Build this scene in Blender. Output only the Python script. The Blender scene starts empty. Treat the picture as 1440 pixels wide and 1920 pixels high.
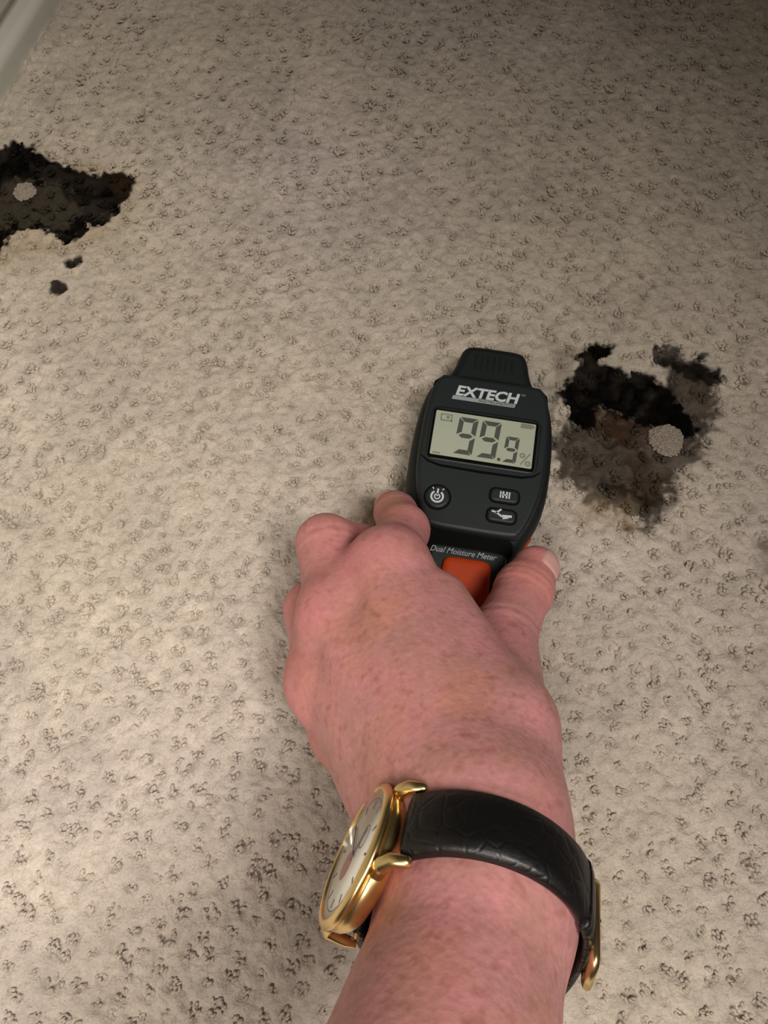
import bpy, bmesh, math
import numpy as np
from mathutils import Vector, Matrix

# ------------------------------------------------------------------ camera
F = 1442.0                      # focal length in pixels of the 1440 x 1920 frame
CAM_H = 0.355
TH = math.radians(20.0)
CT, ST = math.cos(TH), math.sin(TH)
S = bpy.context.scene
COL = S.collection
cam_d = bpy.data.cameras.new('camera')
cam_d.sensor_fit = 'VERTICAL'
cam_d.sensor_height = 34.6
cam_d.lens = F / 1920.0 * 34.6
cam_d.clip_start = 0.005
cam = bpy.data.objects.new('camera', cam_d)
COL.objects.link(cam)
cam.location = (0, 0, CAM_H)
cam.rotation_euler = (TH, 0, 0)
S.camera = cam
S.view_settings.view_transform = 'Standard'
S.view_settings.look = 'None'
S.view_settings.gamma = 1.0
S.view_settings.use_curve_mapping = False
S.view_settings.exposure = 0.18

# ------------------------------------------------------------------ light
world = bpy.data.worlds.new('room_ambient')
S.world = world
world.use_nodes = True
bg = world.node_tree.nodes['Background']
bg.inputs[0].default_value = (1.0, 0.92, 0.82, 1)
bg.inputs[1].default_value = 0.03


def spot(name, loc, target, power, angle, blend, radius, color):
    d = bpy.data.lights.new(name, 'SPOT')
    d.energy = power
    d.spot_size = math.radians(angle)
    d.spot_blend = blend
    d.shadow_soft_size = radius
    d.color = color
    o = bpy.data.objects.new(name, d)
    COL.objects.link(o)
    o.location = loc
    o.rotation_euler = (Vector(target) - Vector(loc)).to_track_quat('-Z', 'Y').to_euler()
    return o


def area(name, loc, target, power, size, color):
    d = bpy.data.lights.new(name, 'AREA')
    d.shape = 'DISK'
    d.energy = power
    d.size = size
    d.color = color
    o = bpy.data.objects.new(name, d)
    COL.objects.link(o)
    o.location = loc
    o.rotation_euler = (Vector(target) - Vector(loc)).to_track_quat('-Z', 'Y').to_euler()
    return o


WARM = (1.0, 0.93, 0.855)
key = area('ceiling_lamp', (0.40, -0.32, 1.55), (-0.40, -0.06, 0.0), 2.25, 0.55, WARM)
key.data.spread = math.radians(49)
back = area('second_lamp', (-0.25, -0.72, 1.25), (-0.02, -0.29, 0.0), 1.0, 0.40, WARM)
back.data.spread = math.radians(48)


# ------------------------------------------------------------------ helpers
def W(xc, yd, z):
    """camera-frame point (right, down, depth in metres) -> world"""
    return Vector((xc, z * ST - yd * CT, CAM_H - z * CT - yd * ST))


def PX(px, py, z):
    """photo pixel at depth z -> camera-frame point"""
    return np.array([(px - 720.0) / F * z, (py - 960.0) / F * z, z])


def FLOOR(px, py, h=0.0):
    v = (960.0 - py) / F
    z = (CAM_H - h) / (CT - v * ST)
    return ((px - 720.0) / F * z, z * ST + v * z * CT)


def dirW(v):
    return Vector((v[0], v[2] * ST - v[1] * CT, -v[2] * CT - v[1] * ST))


def mesh_obj(name, verts, faces, mat=None, parent=None, smooth=True, mtx=None):
    me = bpy.data.meshes.new(name)
    me.from_pydata([tuple(v) for v in verts], [], [tuple(f) for f in faces])
    if smooth:
        me.polygons.foreach_set('use_smooth', [True] * len(me.polygons))
    me.update()
    o = bpy.data.objects.new(name, me)
    COL.objects.link(o)
    if mat:
        me.materials.append(mat)
    if parent:
        o.parent = parent
    if mtx is not None:
        o.matrix_local = mtx
    return o


def big_mesh(name, verts, quads, mat, parent=None, smooth=True):
    me = bpy.data.meshes.new(name)
    n, q = len(verts), len(quads)
    me.vertices.add(n)
    me.vertices.foreach_set('co', np.asarray(verts, np.float32).ravel())
    me.loops.add(q * 4)
    me.loops.foreach_set('vertex_index', np.asarray(quads, np.int32).ravel())
    me.polygons.add(q)
    me.polygons.foreach_set('loop_start', np.arange(0, q * 4, 4, dtype=np.int32))
    if smooth:
        me.polygons.foreach_set('use_smooth', np.ones(q, bool))
    me.update(calc_edges=True)
    me.validate()
    me.materials.append(mat)
    o = bpy.data.objects.new(name, me)
    COL.objects.link(o)
    if parent:
        o.parent = parent
    return o


def set_col(o, cols):
    a = o.data.color_attributes.new('fibre', 'FLOAT_COLOR', 'POINT')
    c = np.ones((len(cols), 4), np.float32)
    c[:, :3] = cols
    a.data.foreach_set('color', c.ravel())


def tag(o, label=None, cat=None, group=None, kind=None):
    if label: o['label'] = label
    if cat: o['category'] = cat
    if group: o['group'] = group
    if kind: o['kind'] = kind
    return o


def empty(name, mtx):
    o = bpy.data.objects.new(name, None)
    o.empty_display_size = 0.02
    COL.objects.link(o)
    o.matrix_world = mtx
    return o


def nodes(name):
    m = bpy.data.materials.new(name)
    m.use_nodes = True
    nt = m.node_tree
    return m, nt, nt.nodes['Principled BSDF']


def simple_mat(name, col, rough=0.5, metal=0.0, bump=0.0, scale=800.0, spec=0.5, var=0.0):
    m, nt, p = nodes(name)
    p.inputs['Base Color'].default_value = (*col, 1)
    p.inputs['Roughness'].default_value = rough
    p.inputs['Metallic'].default_value = metal
    p.inputs['Specular IOR Level'].default_value = spec
    tc = nt.nodes.new('ShaderNodeTexCoord')
    nz = nt.nodes.new('ShaderNodeTexNoise')
    nz.inputs['Scale'].default_value = scale
    nz.inputs['Detail'].default_value = 4
    nt.links.new(tc.outputs['Object'], nz.inputs['Vector'])
    if bump:
        b = nt.nodes.new('ShaderNodeBump')
        b.inputs['Strength'].default_value = bump
        b.inputs['Distance'].default_value = 0.0004
        nt.links.new(nz.outputs['Fac'], b.inputs['Height'])
        nt.links.new(b.outputs['Normal'], p.inputs['Normal'])
    if var:
        mx = nt.nodes.new('ShaderNodeMix')
        mx.data_type = 'RGBA'
        mx.inputs[6].default_value = (*[c * (1 - var) for c in col], 1)
        mx.inputs[7].default_value = (*[min(1, c * (1 + var)) for c in col], 1)
        nt.links.new(nz.outputs['Fac'], mx.inputs[0])
        nt.links.new(mx.outputs[2], p.inputs['Base Color'])
    return m


def srgb(r, g, b):
    f = lambda c: ((c / 255 + 0.055) / 1.055) ** 2.4 if c > 10 else c / 255 / 12.92
    return (f(r), f(g), f(b))


# ------------------------------------------------------------------ numpy noise
rng = np.random.default_rng(7)


def fnoise(ny, nx, sig):
    """smooth unit-variance noise, gaussian correlation of sig samples"""
    a = rng.standard_normal((ny, nx)).astype(np.float32)
    fy = np.fft.fftfreq(ny)[:, None]
    fx = np.fft.rfftfreq(nx)[None, :]
    g = np.exp(-2 * (math.pi * sig) ** 2 * (fx * fx + fy * fy))
    r = np.fft.irfft2(np.fft.rfft2(a) * g, (ny, nx))
    return (r / r.std()).astype(np.float32)


class Noise2:
    """noise field sampled anywhere (bilinear), cell in metres"""
    def __init__(self, cell, n=512):
        self.c = cell
        self.n = n
        self.a = fnoise(n, n, 0.9)

    def __call__(self, x, y):
        u = np.asarray(x) / self.c
        v = np.asarray(y) / self.c
        i = np.floor(u).astype(int)
        j = np.floor(v).astype(int)
        fu = u - i
        fv = v - j
        fu = fu * fu * (3 - 2 * fu)
        fv = fv * fv * (3 - 2 * fv)
        n = self.n
        i0, i1, j0, j1 = i % n, (i + 1) % n, j % n, (j + 1) % n
        a = self.a
        return (a[j0, i0] * (1 - fu) + a[j0, i1] * fu) * (1 - fv) + (a[j1, i0] * (1 - fu) + a[j1, i1] * fu) * fv


N20, N6, N2, N1, N60 = Noise2(0.014), Noise2(0.005), Noise2(0.0018), Noise2(0.0009), Noise2(0.05)


def sstep(a, b, x):
    t = np.clip((x - a) / (b - a), 0, 1)
    return t * t * (3 - 2 * t)


def poly_sd(poly, x, y):
    """signed distance (negative inside) to a polygon"""
    d = np.full(x.shape, 1e9)
    ins = np.zeros(x.shape, bool)
    m = len(poly)
    for k in range(m):
        ax, ay = poly[k]
        bx, by = poly[(k + 1) % m]
        ex, ey = bx - ax, by - ay
        t = np.clip(((x - ax) * ex + (y - ay) * ey) / (ex * ex + ey * ey + 1e-12), 0, 1)
        d = np.minimum(d, (x - ax - t * ex) ** 2 + (y - ay - t * ey) ** 2)
        c = ((ay > y) != (by > y)) & (x < (bx - ax) * (y - ay) / (by - ay + 1e-12) + ax)
        ins ^= c
    d = np.sqrt(d)
    return np.where(ins, -d, d)


# ------------------------------------------------------------------ stains on the carpet
def fl(pts):
    return [FLOOR(*p) for p in pts]


BLACK = np.array(srgb(9, 6, 5))
BROWN = np.array(srgb(66, 47, 32))
GREY = np.array(srgb(66, 56, 47))
TAN = np.array(srgb(176, 148, 112))
# (outline, colour, strength, edge softness m, ragged m)
STAIN_R = [
    ([(1062, 800), (1110, 770), (1200, 790), (1262, 690), (1300, 668), (1345, 705), (1338, 745), (1326, 790), (1312, 832), (1292, 880),
      (1258, 948), (1214, 985), (1160, 962), (1100, 935), (1055, 905), (1046, 850)], GREY, 0.93, .0045, .0045),
    ([(1095, 760), (1180, 775), (1215, 800), (1212, 835), (1180, 830), (1140, 815), (1112, 800)], BROWN, 0.88, .003, .003),
    ([(1180, 860), (1250, 850), (1268, 880), (1256, 935), (1222, 940), (1185, 915)], BROWN, 0.62, .004, .004),
    ([(1130, 905), (1175, 918), (1225, 938), (1248, 940), (1240, 952), (1200, 938), (1150, 920)], BLACK, 0.62, .0015, .002),
    ([(1110, 940), (1180, 950), (1190, 985), (1130, 985), (1060, 960)], TAN, 0.5, .006, .003),
    ([(1045, 660), (1090, 655), (1080, 700), (1050, 740), (1040, 700)], GREY, 0.38, .005, .004),
    ([(1244, 660), (1262, 650), (1290, 664), (1322, 664), (1324, 690), (1352, 706), (1346, 718), (1318, 712), (1298, 702), (1272, 682)], BLACK, 0.85, .0016, .0045),
    ([(1060, 738), (1070, 714), (1084, 690), (1104, 655), (1120, 644), (1147, 648), (1142, 666), (1126, 678), (1150, 684), (1180, 692), (1216, 704), (1246, 717),
      (1258, 730), (1263, 750), (1281, 764), (1298, 788), (1304, 805), (1286, 812), (1264, 797), (1226, 797), (1200, 787), (1165, 772), (1140, 757), (1112, 752),
      (1101, 757), (1109, 797), (1095, 800), (1079, 776), (1071, 756)], BLACK, 1.0, .0013, .0024),
    ([(1428, 1020), (1460, 1015), (1460, 1065), (1436, 1070)], BROWN, 0.6, .004, .003),
]
STAIN_L = [
    ([(-120, 300), (0, 275), (110, 300), (200, 310), (255, 330), (250, 380), (215, 430), (140, 470), (60, 470), (0, 500), (-120, 520)], TAN, 0.45, .008, .004),
    ([(-110, 270), (0, 276), (22, 270), (62, 282), (112, 305), (146, 322), (188, 330), (204, 314), (235, 320), (247, 342), (236, 366), (222, 382), (226, 396),
      (205, 402), (195, 412), (165, 422), (140, 442), (124, 446), (108, 428), (80, 424), (50, 420), (20, 436), (0, 466), (-110, 500)], BLACK, 1.0, .0015, .0026),
    ([(14, 352), (60, 340), (110, 352), (150, 372), (156, 396), (120, 414), (60, 404), (10, 412), (-60, 430), (-60, 380)], np.array(srgb(96, 88, 74)), 0.55, .003, .006),
    ([(60, 305), (110, 318), (180, 342), (176, 354), (110, 338), (62, 322)], GREY, 0.42, .002, .002),
    ([(200, 318), (232, 322), (242, 342), (226, 360), (205, 345)], BROWN, 0.6, .003, .003),
    ([(124, 488), (150, 483), (152, 490), (134, 500), (124, 498)], BLACK, 0.97, .0008, .0012),
    ([(98, 530), (112, 530), (120, 540), (112, 547), (100, 541)], BLACK, 0.95, .0008, .0012),
]


def carpet_colour(x, y):
    """albedo of the fibre at floor positions and how stained it is"""
    v = 1.0 + 0.035 * N20(x, y) + 0.03 * N6(x + 3, y) + 0.045 * N2(x, y + 2)
    base = np.array([0.66, 0.575, 0.485])
    c = base[None, :] * v[:, None]
    c[:, 2] *= 1.0 - 0.03 * N60(x, y)
    m = [np.zeros(len(x)), np.zeros(len(x))]
    for si, st in enumerate((STAIN_R, STAIN_L)):
        for outline, col, k, soft, rag in st:
            P = fl(outline)
            xs = [p[0] for p in P]
            ys = [p[1] for p in P]
            sel = np.where((x > min(xs) - .02) & (x < max(xs) + .02) & (y > min(ys) - .02) & (y < max(ys) + .02))[0]
            if not len(sel):
                continue
            sx, sy = x[sel], y[sel]
            sd = poly_sd(P, sx, sy) - 0.0012 + rag * (0.45 * N6(sx, sy) + 0.42 * N2(sx + 1, sy) + 0.35 * N1(sx, sy))
            w = k * (1 - sstep(-soft, soft, sd))
            w *= np.clip(1 - (1.05 - k) * 0.40 * np.abs(N6(sx + 5, sy + 5) + 0.5 * N2(sx, sy)), 0, 1)
            c[sel] = c[sel] * (1 - w[:, None]) + col[None, :] * w[:, None]
            if col is not TAN:
                m[si][sel] = np.maximum(m[si][sel], w)
    return np.clip(c, 0.003, 1), m


# ------------------------------------------------------------------ carpet material
def carpet_material():
    m, nt, p = nodes('carpet_fibre')
    at = nt.nodes.new('ShaderNodeAttribute')
    at.attribute_name = 'fibre'
    tc = nt.nodes.new('ShaderNodeTexCoord')
    n1 = nt.nodes.new('ShaderNodeTexNoise')
    n1.inputs['Scale'].default_value = 780
    n1.inputs['Detail'].default_value = 5
    n1.inputs['Roughness'].default_value = 0.65
    nt.links.new(tc.outputs['Object'], n1.inputs['Vector'])
    mr = nt.nodes.new('ShaderNodeMapRange')
    mr.inputs['From Min'].default_value = 0.3
    mr.inputs['From Max'].default_value = 0.7
    mr.inputs['To Min'].default_value = 0.84
    mr.inputs['To Max'].default_value = 1.12
    nt.links.new(n1.outputs['Fac'], mr.inputs['Value'])
    mx = nt.nodes.new('ShaderNodeVectorMath')
    mx.operation = 'SCALE'
    nt.links.new(at.outputs['Color'], mx.inputs[0])
    nt.links.new(mr.outputs['Result'], mx.inputs['Scale'])
    nt.links.new(mx.outputs['Vector'], p.inputs['Base Color'])
    p.inputs['Roughness'].default_value = 0.95
    p.inputs['Specular IOR Level'].default_value = 0.04
    b = nt.nodes.new('ShaderNodeBump')
    b.inputs['Strength'].default_value = 0.8
    b.inputs['Distance'].default_value = 0.0019
    nt.links.new(n1.outputs['Fac'], b.inputs['Height'])
    nt.links.new(b.outputs['Normal'], p.inputs['Normal'])
    return m


MC = carpet_material()

# ------------------------------------------------------------------ pin-dot lattice of the cut-and-loop carpet
DX, DY = 0.0112, 0.0084
dots = []
for j in range(-60, 110):
    for i in range(-70, 70):
        x = (i + 0.5 * (j % 2)) * DX
        y = j * DY
        x, y = x * 0.985 - y * 0.17, x * 0.17 + y * 0.985
        if -0.5 < x < 0.5 and -0.4 < y < 0.75:
            dots.append((x, y))
dots = np.array(dots)
dots += rng.normal(0, 0.0016, dots.shape)
dot_s = rng.uniform(0.6, 1.25, len(dots))
pit_a = rng.uniform(0, 2 * math.pi, len(dots))
pit_d = rng.uniform(0.0012, 0.0026, len(dots))
pit_k = rng.uniform(0.0, 1.0, len(dots)) ** 2.2


def stamp(h, x0, y0, st, cx, cy, rad, amp):
    """subtract gaussian dips from a height grid"""
    ny, nx = h.shape
    R = int(3 * rad.max() / st) + 1
    oy, ox = np.mgrid[-R:R + 1, -R:R + 1]
    ci = np.round((cx - x0) / st).astype(int)
    cj = np.round((cy - y0) / st).astype(int)
    ok = (ci > R) & (ci < nx - R - 1) & (cj > R) & (cj < ny - R - 1)
    for k in np.where(ok)[0]:
        gx = x0 + (ci[k] + ox) * st - cx[k]
        gy = y0 + (cj[k] + oy) * st - cy[k]
        h[cj[k] - R:cj[k] + R + 1, ci[k] - R:ci[k] + R + 1] -= amp[k] * np.exp(-(gx * gx + gy * gy) / (2 * rad[k] ** 2))


def height_grid(x0, x1, y0, y1, st):
    nx = int(round((x1 - x0) / st)) + 1
    ny = int(round((y1 - y0) / st)) + 1
    h = (0.00030 * fnoise(ny, nx, 0.012 / st) + 0.00010 * fnoise(ny, nx, 0.0032 / st) + 0.00036 * fnoise(ny, nx, max(0.9, 0.0010 / st)))
    stamp(h, x0, y0, st, dots[:, 0], dots[:, 1], 0.0023 * dot_s, 0.0016 * dot_s)
    px = dots[:, 0] + pit_d * np.cos(pit_a)
    py = dots[:, 1] + pit_d * np.sin(pit_a)
    stamp(h, x0, y0, st, px, py, np.full(len(px), 0.00085), 0.0034 * pit_k)
    xs = x0 + np.arange(nx) * st
    ys = y0 + np.arange(ny) * st
    X, Y = np.meshgrid(xs, ys)
    return X, Y, h - 0.0006


def grid_quads(ny, nx):
    i = np.arange(ny * nx, dtype=np.int32).reshape(ny, nx)
    return np.stack([i[:-1, :-1], i[:-1, 1:], i[1:, 1:], i[1:, :-1]], -1).reshape(-1, 4)


def submesh(name, V, C, Q, parent):
    u, inv = np.unique(Q.ravel(), return_inverse=True)
    o = big_mesh(name, V[u], inv.reshape(-1, 4), MC, parent)
    set_col(o, C[u])
    return o


PX0, PX1, PY0, PY1 = -0.262, 0.262, -0.108, 0.500       # closely modelled pile, the part in view
# the wide floor: a coarser pile all round
X, Y, Hh = height_grid(-0.60, 0.60, -0.40, 0.78, 0.0026)
V = np.stack([X.ravel(), Y.ravel(), Hh.ravel()], -1)
Q = grid_quads(*X.shape)
cx = V[Q].mean(1)
keep = ~((cx[:, 0] > PX0) & (cx[:, 0] < PX1) & (cx[:, 1] > PY0) & (cx[:, 1] < PY1))
Cw, _ = carpet_colour(V[:, 0], V[:, 1])
floor = submesh('floor', V, Cw, Q[keep], None)
tag(floor, 'beige cut-and-loop carpet with small pin-dot texture', kind='structure')

ST_F = 0.00078
X, Y, Hh = height_grid(PX0 - .003, PX1 + .003, PY0 - .003, PY1 + .003, ST_F)
xf, yf = X.ravel(), Y.ravel()
Cf, Mf = carpet_colour(xf, yf)
Hf = Hh.ravel().copy()
for m_ in Mf:                                            # matted fibre where it is stained
    Hf = np.where(m_ > 0.05, Hf - 0.0006 * m_ + 0.0005 * m_ * N2(xf, yf), Hf)
_p0, _p1 = FLOOR(0, 172), FLOOR(106, 0)                  # the pile rolls down along the baseboard
_l = math.hypot(_p1[0] - _p0[0], _p1[1] - _p0[1])
_dist = ((xf - _p0[0]) * (_p1[1] - _p0[1]) - (yf - _p0[1]) * (_p1[0] - _p0[0])) / _l
Hf = Hf - 0.0035 * (1 - sstep(0.0, 0.006, _dist))
V = np.stack([xf, yf, Hf], -1)
Q = grid_quads(*X.shape)
ml = (Mf[1][Q].max(1) > 0.30) & (Mf[1][Q].max(1) >= Mf[0][Q].max(1))
mr = (Mf[0][Q].max(1) > 0.30) & ~ml
tag(submesh('carpet_pile', V, Cf, Q[~(ml | mr)], floor), 'soft beige cut pile', kind='stuff')
sr = submesh('mould_stain', V, Cf, Q[mr], floor)
tag(sr, 'black and brown mould stain on the carpet right of the meter')
sl = submesh('mould_stain', V, Cf, Q[ml], floor)
tag(sl, 'black mould stain with loose specks at the left edge')

# the loops that show inside each pin dot: small fat yarn loops, one joined part
ang = np.linspace(0, 2 * math.pi, 7)[:-1]
prof = [(-1.0, 0.0), (-0.62, 0.78), (0.0, 1.0), (0.62, 0.78), (1.0, 0.0)]
lv = [(-1, 0, 0)]
for ax_, r_ in prof[1:4]:
    lv += [(ax_, r_ * math.cos(a), r_ * math.sin(a)) for a in ang]
lv.append((1, 0, 0))
lv = np.array(lv)
lq = []
for k in range(6):
    lq.append((0, 1 + (k + 1) % 6, 1 + k, 0))
    for rr in range(2):
        a, b = 1 + rr * 6, 7 + rr * 6
        lq.append((a + k, a + (k + 1) % 6, b + (k + 1) % 6, b + k))
    lq.append((13 + k, 13 + (k + 1) % 6, 19, 19))
ltri = []
for q in lq:
    t = [q[0]]
    for w_ in q[1:]:
        if w_ != t[-1] and w_ != t[0]:
            t.append(w_)
    if len(t) == 4:
        ltri += [(t[0], t[1], t[2]), (t[0], t[2], t[3])]
    else:
        ltri.append(tuple(t))
ltri = np.array(ltri)
_b0, _b1 = FLOOR(0, 172), FLOOR(106, 0)
_bd = ((dots[:, 0] - _b0[0]) * (_b1[1] - _b0[1]) - (dots[:, 1] - _b0[1]) * (_b1[0] - _b0[0])) / math.hypot(_b1[0] - _b0[0], _b1[1] - _b0[1])
vis = (_bd > 0.010) & (dots[:, 0] > PX0 + .004) & (dots[:, 0] < PX1 - .004) & (dots[:, 1] > PY0 + .004) & (dots[:, 1] < PY1 - .004) \
    & (np.abs(dots[:, 0]) < 0.175 + 0.185 * (dots[:, 1] + 0.09))
LV, LT, LC = [], [], []
nv = 0
dv = dots[vis]
ds = dot_s[vis]
for k in range(len(dv)):
    nl = rng.integers(8, 14)
    a0 = (math.radians(48) if dv[k, 0] < 0.06 else math.radians(128)) + rng.normal(0, 0.2)
    for q in range(nl):
        rr = 0.0029 * ds[k] * math.sqrt(rng.uniform(0.02, 1))
        ta = rng.uniform(0, 2 * math.pi)
        cx_, cy_ = dv[k, 0] + rr * math.cos(ta), dv[k, 1] + rr * math.sin(ta)
        a = a0 + rng.normal(0, 0.5)
        el = rng.normal(0, 0.3)
        L, Rr = rng.uniform(0.0009, 0.0015), rng.uniform(0.0006, 0.0009)
        ca, sa, ce, se = math.cos(a), math.sin(a), math.cos(el), math.sin(el)
        M3 = np.array([[ca * ce, -sa, -ca * se], [sa * ce, ca, -sa * se], [se, 0, ce]])
        p = (lv * (L, Rr, Rr)) @ M3.T + (cx_, cy_, rng.uniform(-0.0021, -0.0009) + 0.0004 * (rr / 0.0029))
        LV.append(p)
        LT.append(ltri + nv)
        LC.append((cx_, cy_))
        nv += len(lv)
LV = np.concatenate(LV)
LT = np.concatenate(LT)
LC = np.array(LC)
lc, _ = carpet_colour(LC[:, 0], LC[:, 1])
lc = lc * rng.uniform(0.92, 1.06, (len(lc), 1))
me = bpy.data.meshes.new('carpet_loops')
me.vertices.add(len(LV))
me.vertices.foreach_set('co', LV.astype(np.float32).ravel())
me.loops.add(len(LT) * 3)
me.loops.foreach_set('vertex_index', LT.astype(np.int32).ravel())
me.polygons.add(len(LT))
me.polygons.foreach_set('loop_start', np.arange(0, len(LT) * 3, 3, dtype=np.int32))
me.polygons.foreach_set('use_smooth', np.ones(len(LT), bool))
me.update(calc_edges=True)
me.materials.append(MC)
loops = bpy.data.objects.new('carpet_loops', me)
COL.objects.link(loops)
loops.parent = floor
set_col(loops, np.repeat(lc, len(lv), 0))
tag(loops, 'beige yarn loops in the pin dots', kind='stuff')

# ------------------------------------------------------------------ wall and baseboard at the far left
M_paint = simple_mat('white_gloss_paint', srgb(206, 206, 194), 0.35, bump=0.05, scale=300)
M_wall = simple_mat('wall_paint', srgb(200, 198, 184), 0.7, bump=0.15, scale=500)
b0 = Vector((*FLOOR(0, 172), 0))
b1 = Vector((*FLOOR(106, 0), 0))
bd = (b1 - b0).normalized()
bn = Vector((-bd.y, bd.x, 0))                 # away from the room
A = b0 - bd * 0.72
B = b0 + bd * 0.42


def extrude_profile(name, prof, mat, kind):
    """prof: (distance into the wall, height) outline, swept from A to B"""
    n = len(prof)
    vs = [A + bn * d + Vector((0, 0, z)) for d, z in prof] + [B + bn * d + Vector((0, 0, z)) for d, z in prof]
    fs = [(k, (k + 1) % n, n + (k + 1) % n, n + k) for k in range(n)]
    fs += [tuple(range(n - 1, -1, -1)), tuple(range(n, 2 * n))]
    o = mesh_obj(name, vs, fs, mat, smooth=False)
    return tag(o, kind=kind)


q8 = [(0.0055 - 0.0055 * math.cos(t), 0.0065 + 0.0055 * math.sin(t)) for t in np.linspace(0, math.pi / 2, 8)]
tag(extrude_profile('baseboard_left', [(0, -0.006)] + q8 + [(0.0105, 0.0125), (0.0115, 0.0150), (0.0095, 0.0195), (0.0065, 0.0220), (0.0065, 0.085), (0.009, 0.092), (0.014, 0.096),
                                       (0.026, 0.096), (0.026, -0.006)],
                    M_paint, 'structure'), 'white painted baseboard with rounded shoe moulding in the far left corner')
tag(extrude_profile('wall_left', [(0.0262, -0.004), (0.0262, 1.1), (0.12, 1.1), (0.12, -0.004)], M_wall, 'structure'), 'off-white painted wall above the baseboard')

# ------------------------------------------------------------------ moisture meter
mm = 0.001
M_rubber = simple_mat('dark_green_black_rubber', srgb(17, 24, 24), 0.6, bump=0.12, scale=1500, spec=0.35)
M_plate = simple_mat('charcoal_plastic', srgb(27, 34, 35), 0.5, bump=0.10, scale=1800, spec=0.4)
M_black = simple_mat('black_plastic', srgb(4, 5, 5), 0.6, spec=0.08)
M_orange = simple_mat('orange_rubber', srgb(186, 62, 10), 0.55, bump=0.08, scale=900, spec=0.35)
M_lcd = simple_mat('lcd_glass', srgb(172, 178, 160), 0.25, spec=0.4, var=0.05, scale=30)
M_seg = simple_mat('lcd_segment', srgb(78, 82, 76), 0.4)
M_segf = simple_mat('lcd_faint_segment', srgb(128, 132, 114), 0.4)
M_white = simple_mat('white_print', srgb(196, 204, 206), 0.5)
M_silver = simple_mat('silver_print', srgb(150, 160, 160), 0.5)

TOPZ = 0.029
MX, MY = 0.0458, 0.1476
meter = empty('moisture_meter', Matrix.Translation((MX, MY, 0.0)) @ Matrix.Rotation(math.radians(-9.6), 4, 'Z'))
tag(meter, 'black handheld moisture meter with grey display reading 99.9 and orange grip', 'moisture meter')


def smooth_loop(half, n=4):
    """mirror a right-half outline (top to bottom, mm) and Catmull-Rom it"""
    full = half + [(-x, y) for x, y in half[::-1] if abs(x) > 1e-6]
    P = np.array(full, float)
    out = []
    m = len(P)
    for k in range(m):
        p0, p1, p2, p3 = P[k - 1], P[k], P[(k + 1) % m], P[(k + 2) % m]
        for t in np.linspace(0, 1, n, endpoint=False):
            out.append(0.5 * ((2 * p1) + (-p0 + p2) * t + (2 * p0 - 5 * p1 + 4 * p2 - p3) * t * t + (-p0 + 3 * p1 - 3 * p2 + p3) * t ** 3))
    return np.array(out)[::-1]            # counter-clockwise


def inset(P, d):
    e = np.roll(P, -1, 0) - np.roll(P, 1, 0)
    nrm = np.stack([-e[:, 1], e[:, 0]], -1)
    nrm /= np.linalg.norm(nrm, axis=1)[:, None] + 1e-9
    return P + nrm * d


def loft(name, P, levels, mat, parent, cap_bottom=True, mtx=None):
    """levels: (inset mm, z mm or function of (x, y)); stacked rings with caps"""
    vs, fs = [], []
    n = len(P)
    for d, z in levels:
        R = inset(P, d)
        for x, y in R:
            vs.append((x * mm, y * mm, (z(x, y) if callable(z) else z) * mm))
    for k in range(len(levels) - 1):
        for i in range(n):
            j = (i + 1) % n
            fs.append((k * n + i, k * n + j, (k + 1) * n + j, (k + 1) * n + i))
    fs.append(tuple(range((len(levels) - 1) * n, len(levels) * n)))
    if cap_bottom:
        fs.append(tuple(range(n - 1, -1, -1)))
    o = mesh_obj(name, vs, fs, mat, parent, True, mtx)
    o.data.polygons[len(fs) - (2 if cap_bottom else 1)].use_smooth = False
    return o


def rrect(cx, cy, w, h, r, n=5, shear=0.0):
    out = []
    for sx, sy, a0 in ((1, 1, 0), (-1, 1, 90), (-1, -1, 180), (1, -1, 270)):
        for t in np.linspace(0, 90, n):
            a = math.radians(a0 + t)
            x = cx + sx * (w / 2 - r) + r * math.cos(a)
            y = cy + sy * (h / 2 - r) + r * math.sin(a)
            out.append((x + shear * (y - cy), y))
    return np.array(out)


body_half = [(0, 41.6), (17, 41.6), (25.0, 40.6), (29.0, 36.5), (31.4, 29.5), (33.0, 20), (33.8, 8), (33.8, -5),
             (33.2, -15), (31.4, -24), (28.4, -32), (24.8, -40), (22.0, -48), (20.5, -58), (20.0, -75), (20.5, -92), (18.5, -103), (12, -109.5), (0, -111)]
BP = smooth_loop(body_half)
loft('body', BP, [(3.5, 0.0), (0.8, 1.6), (0, 5), (0, 12), (0.5, 18.0), (1.6, 21.5), (3.4, 23.6), (5.6, 24.5)], M_rubber, meter)
head_half = [(0, 63.4), (10.5, 63.2), (15.0, 61.6), (17.2, 57.5), (18.8, 51), (20.8, 45.8), (24.0, 41.5), (25.0, 37.5), (12, 36.5), (0, 36.5)]
loft('sensor_head', smooth_loop(head_half), [(3.0, 0.0), (0.8, 1.6), (0, 5), (0, 14), (0.5, 17.5), (1.6, 19.8), (3.2, 20.9), (4.6, 21.2)], M_rubber, meter)
plate_half = [(0, 39.6), (15, 39.5), (22.5, 39.0), (26.2, 36.0), (28.4, 29.5), (29.6, 20), (30.0, 8), (29.9, -5), (29.0, -15), (27.0, -24), (24.2, -32), (21.5, -37.0), (17.5, -39.0), (0, -39.3)]
PP = smooth_loop(plate_half)
loft('face_plate', PP, [(0.2, 19.0), (0.0, 26.0), (0.5, 28.0), (1.5, 28.8), (2.4, 29.0)], M_plate, meter)
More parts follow.
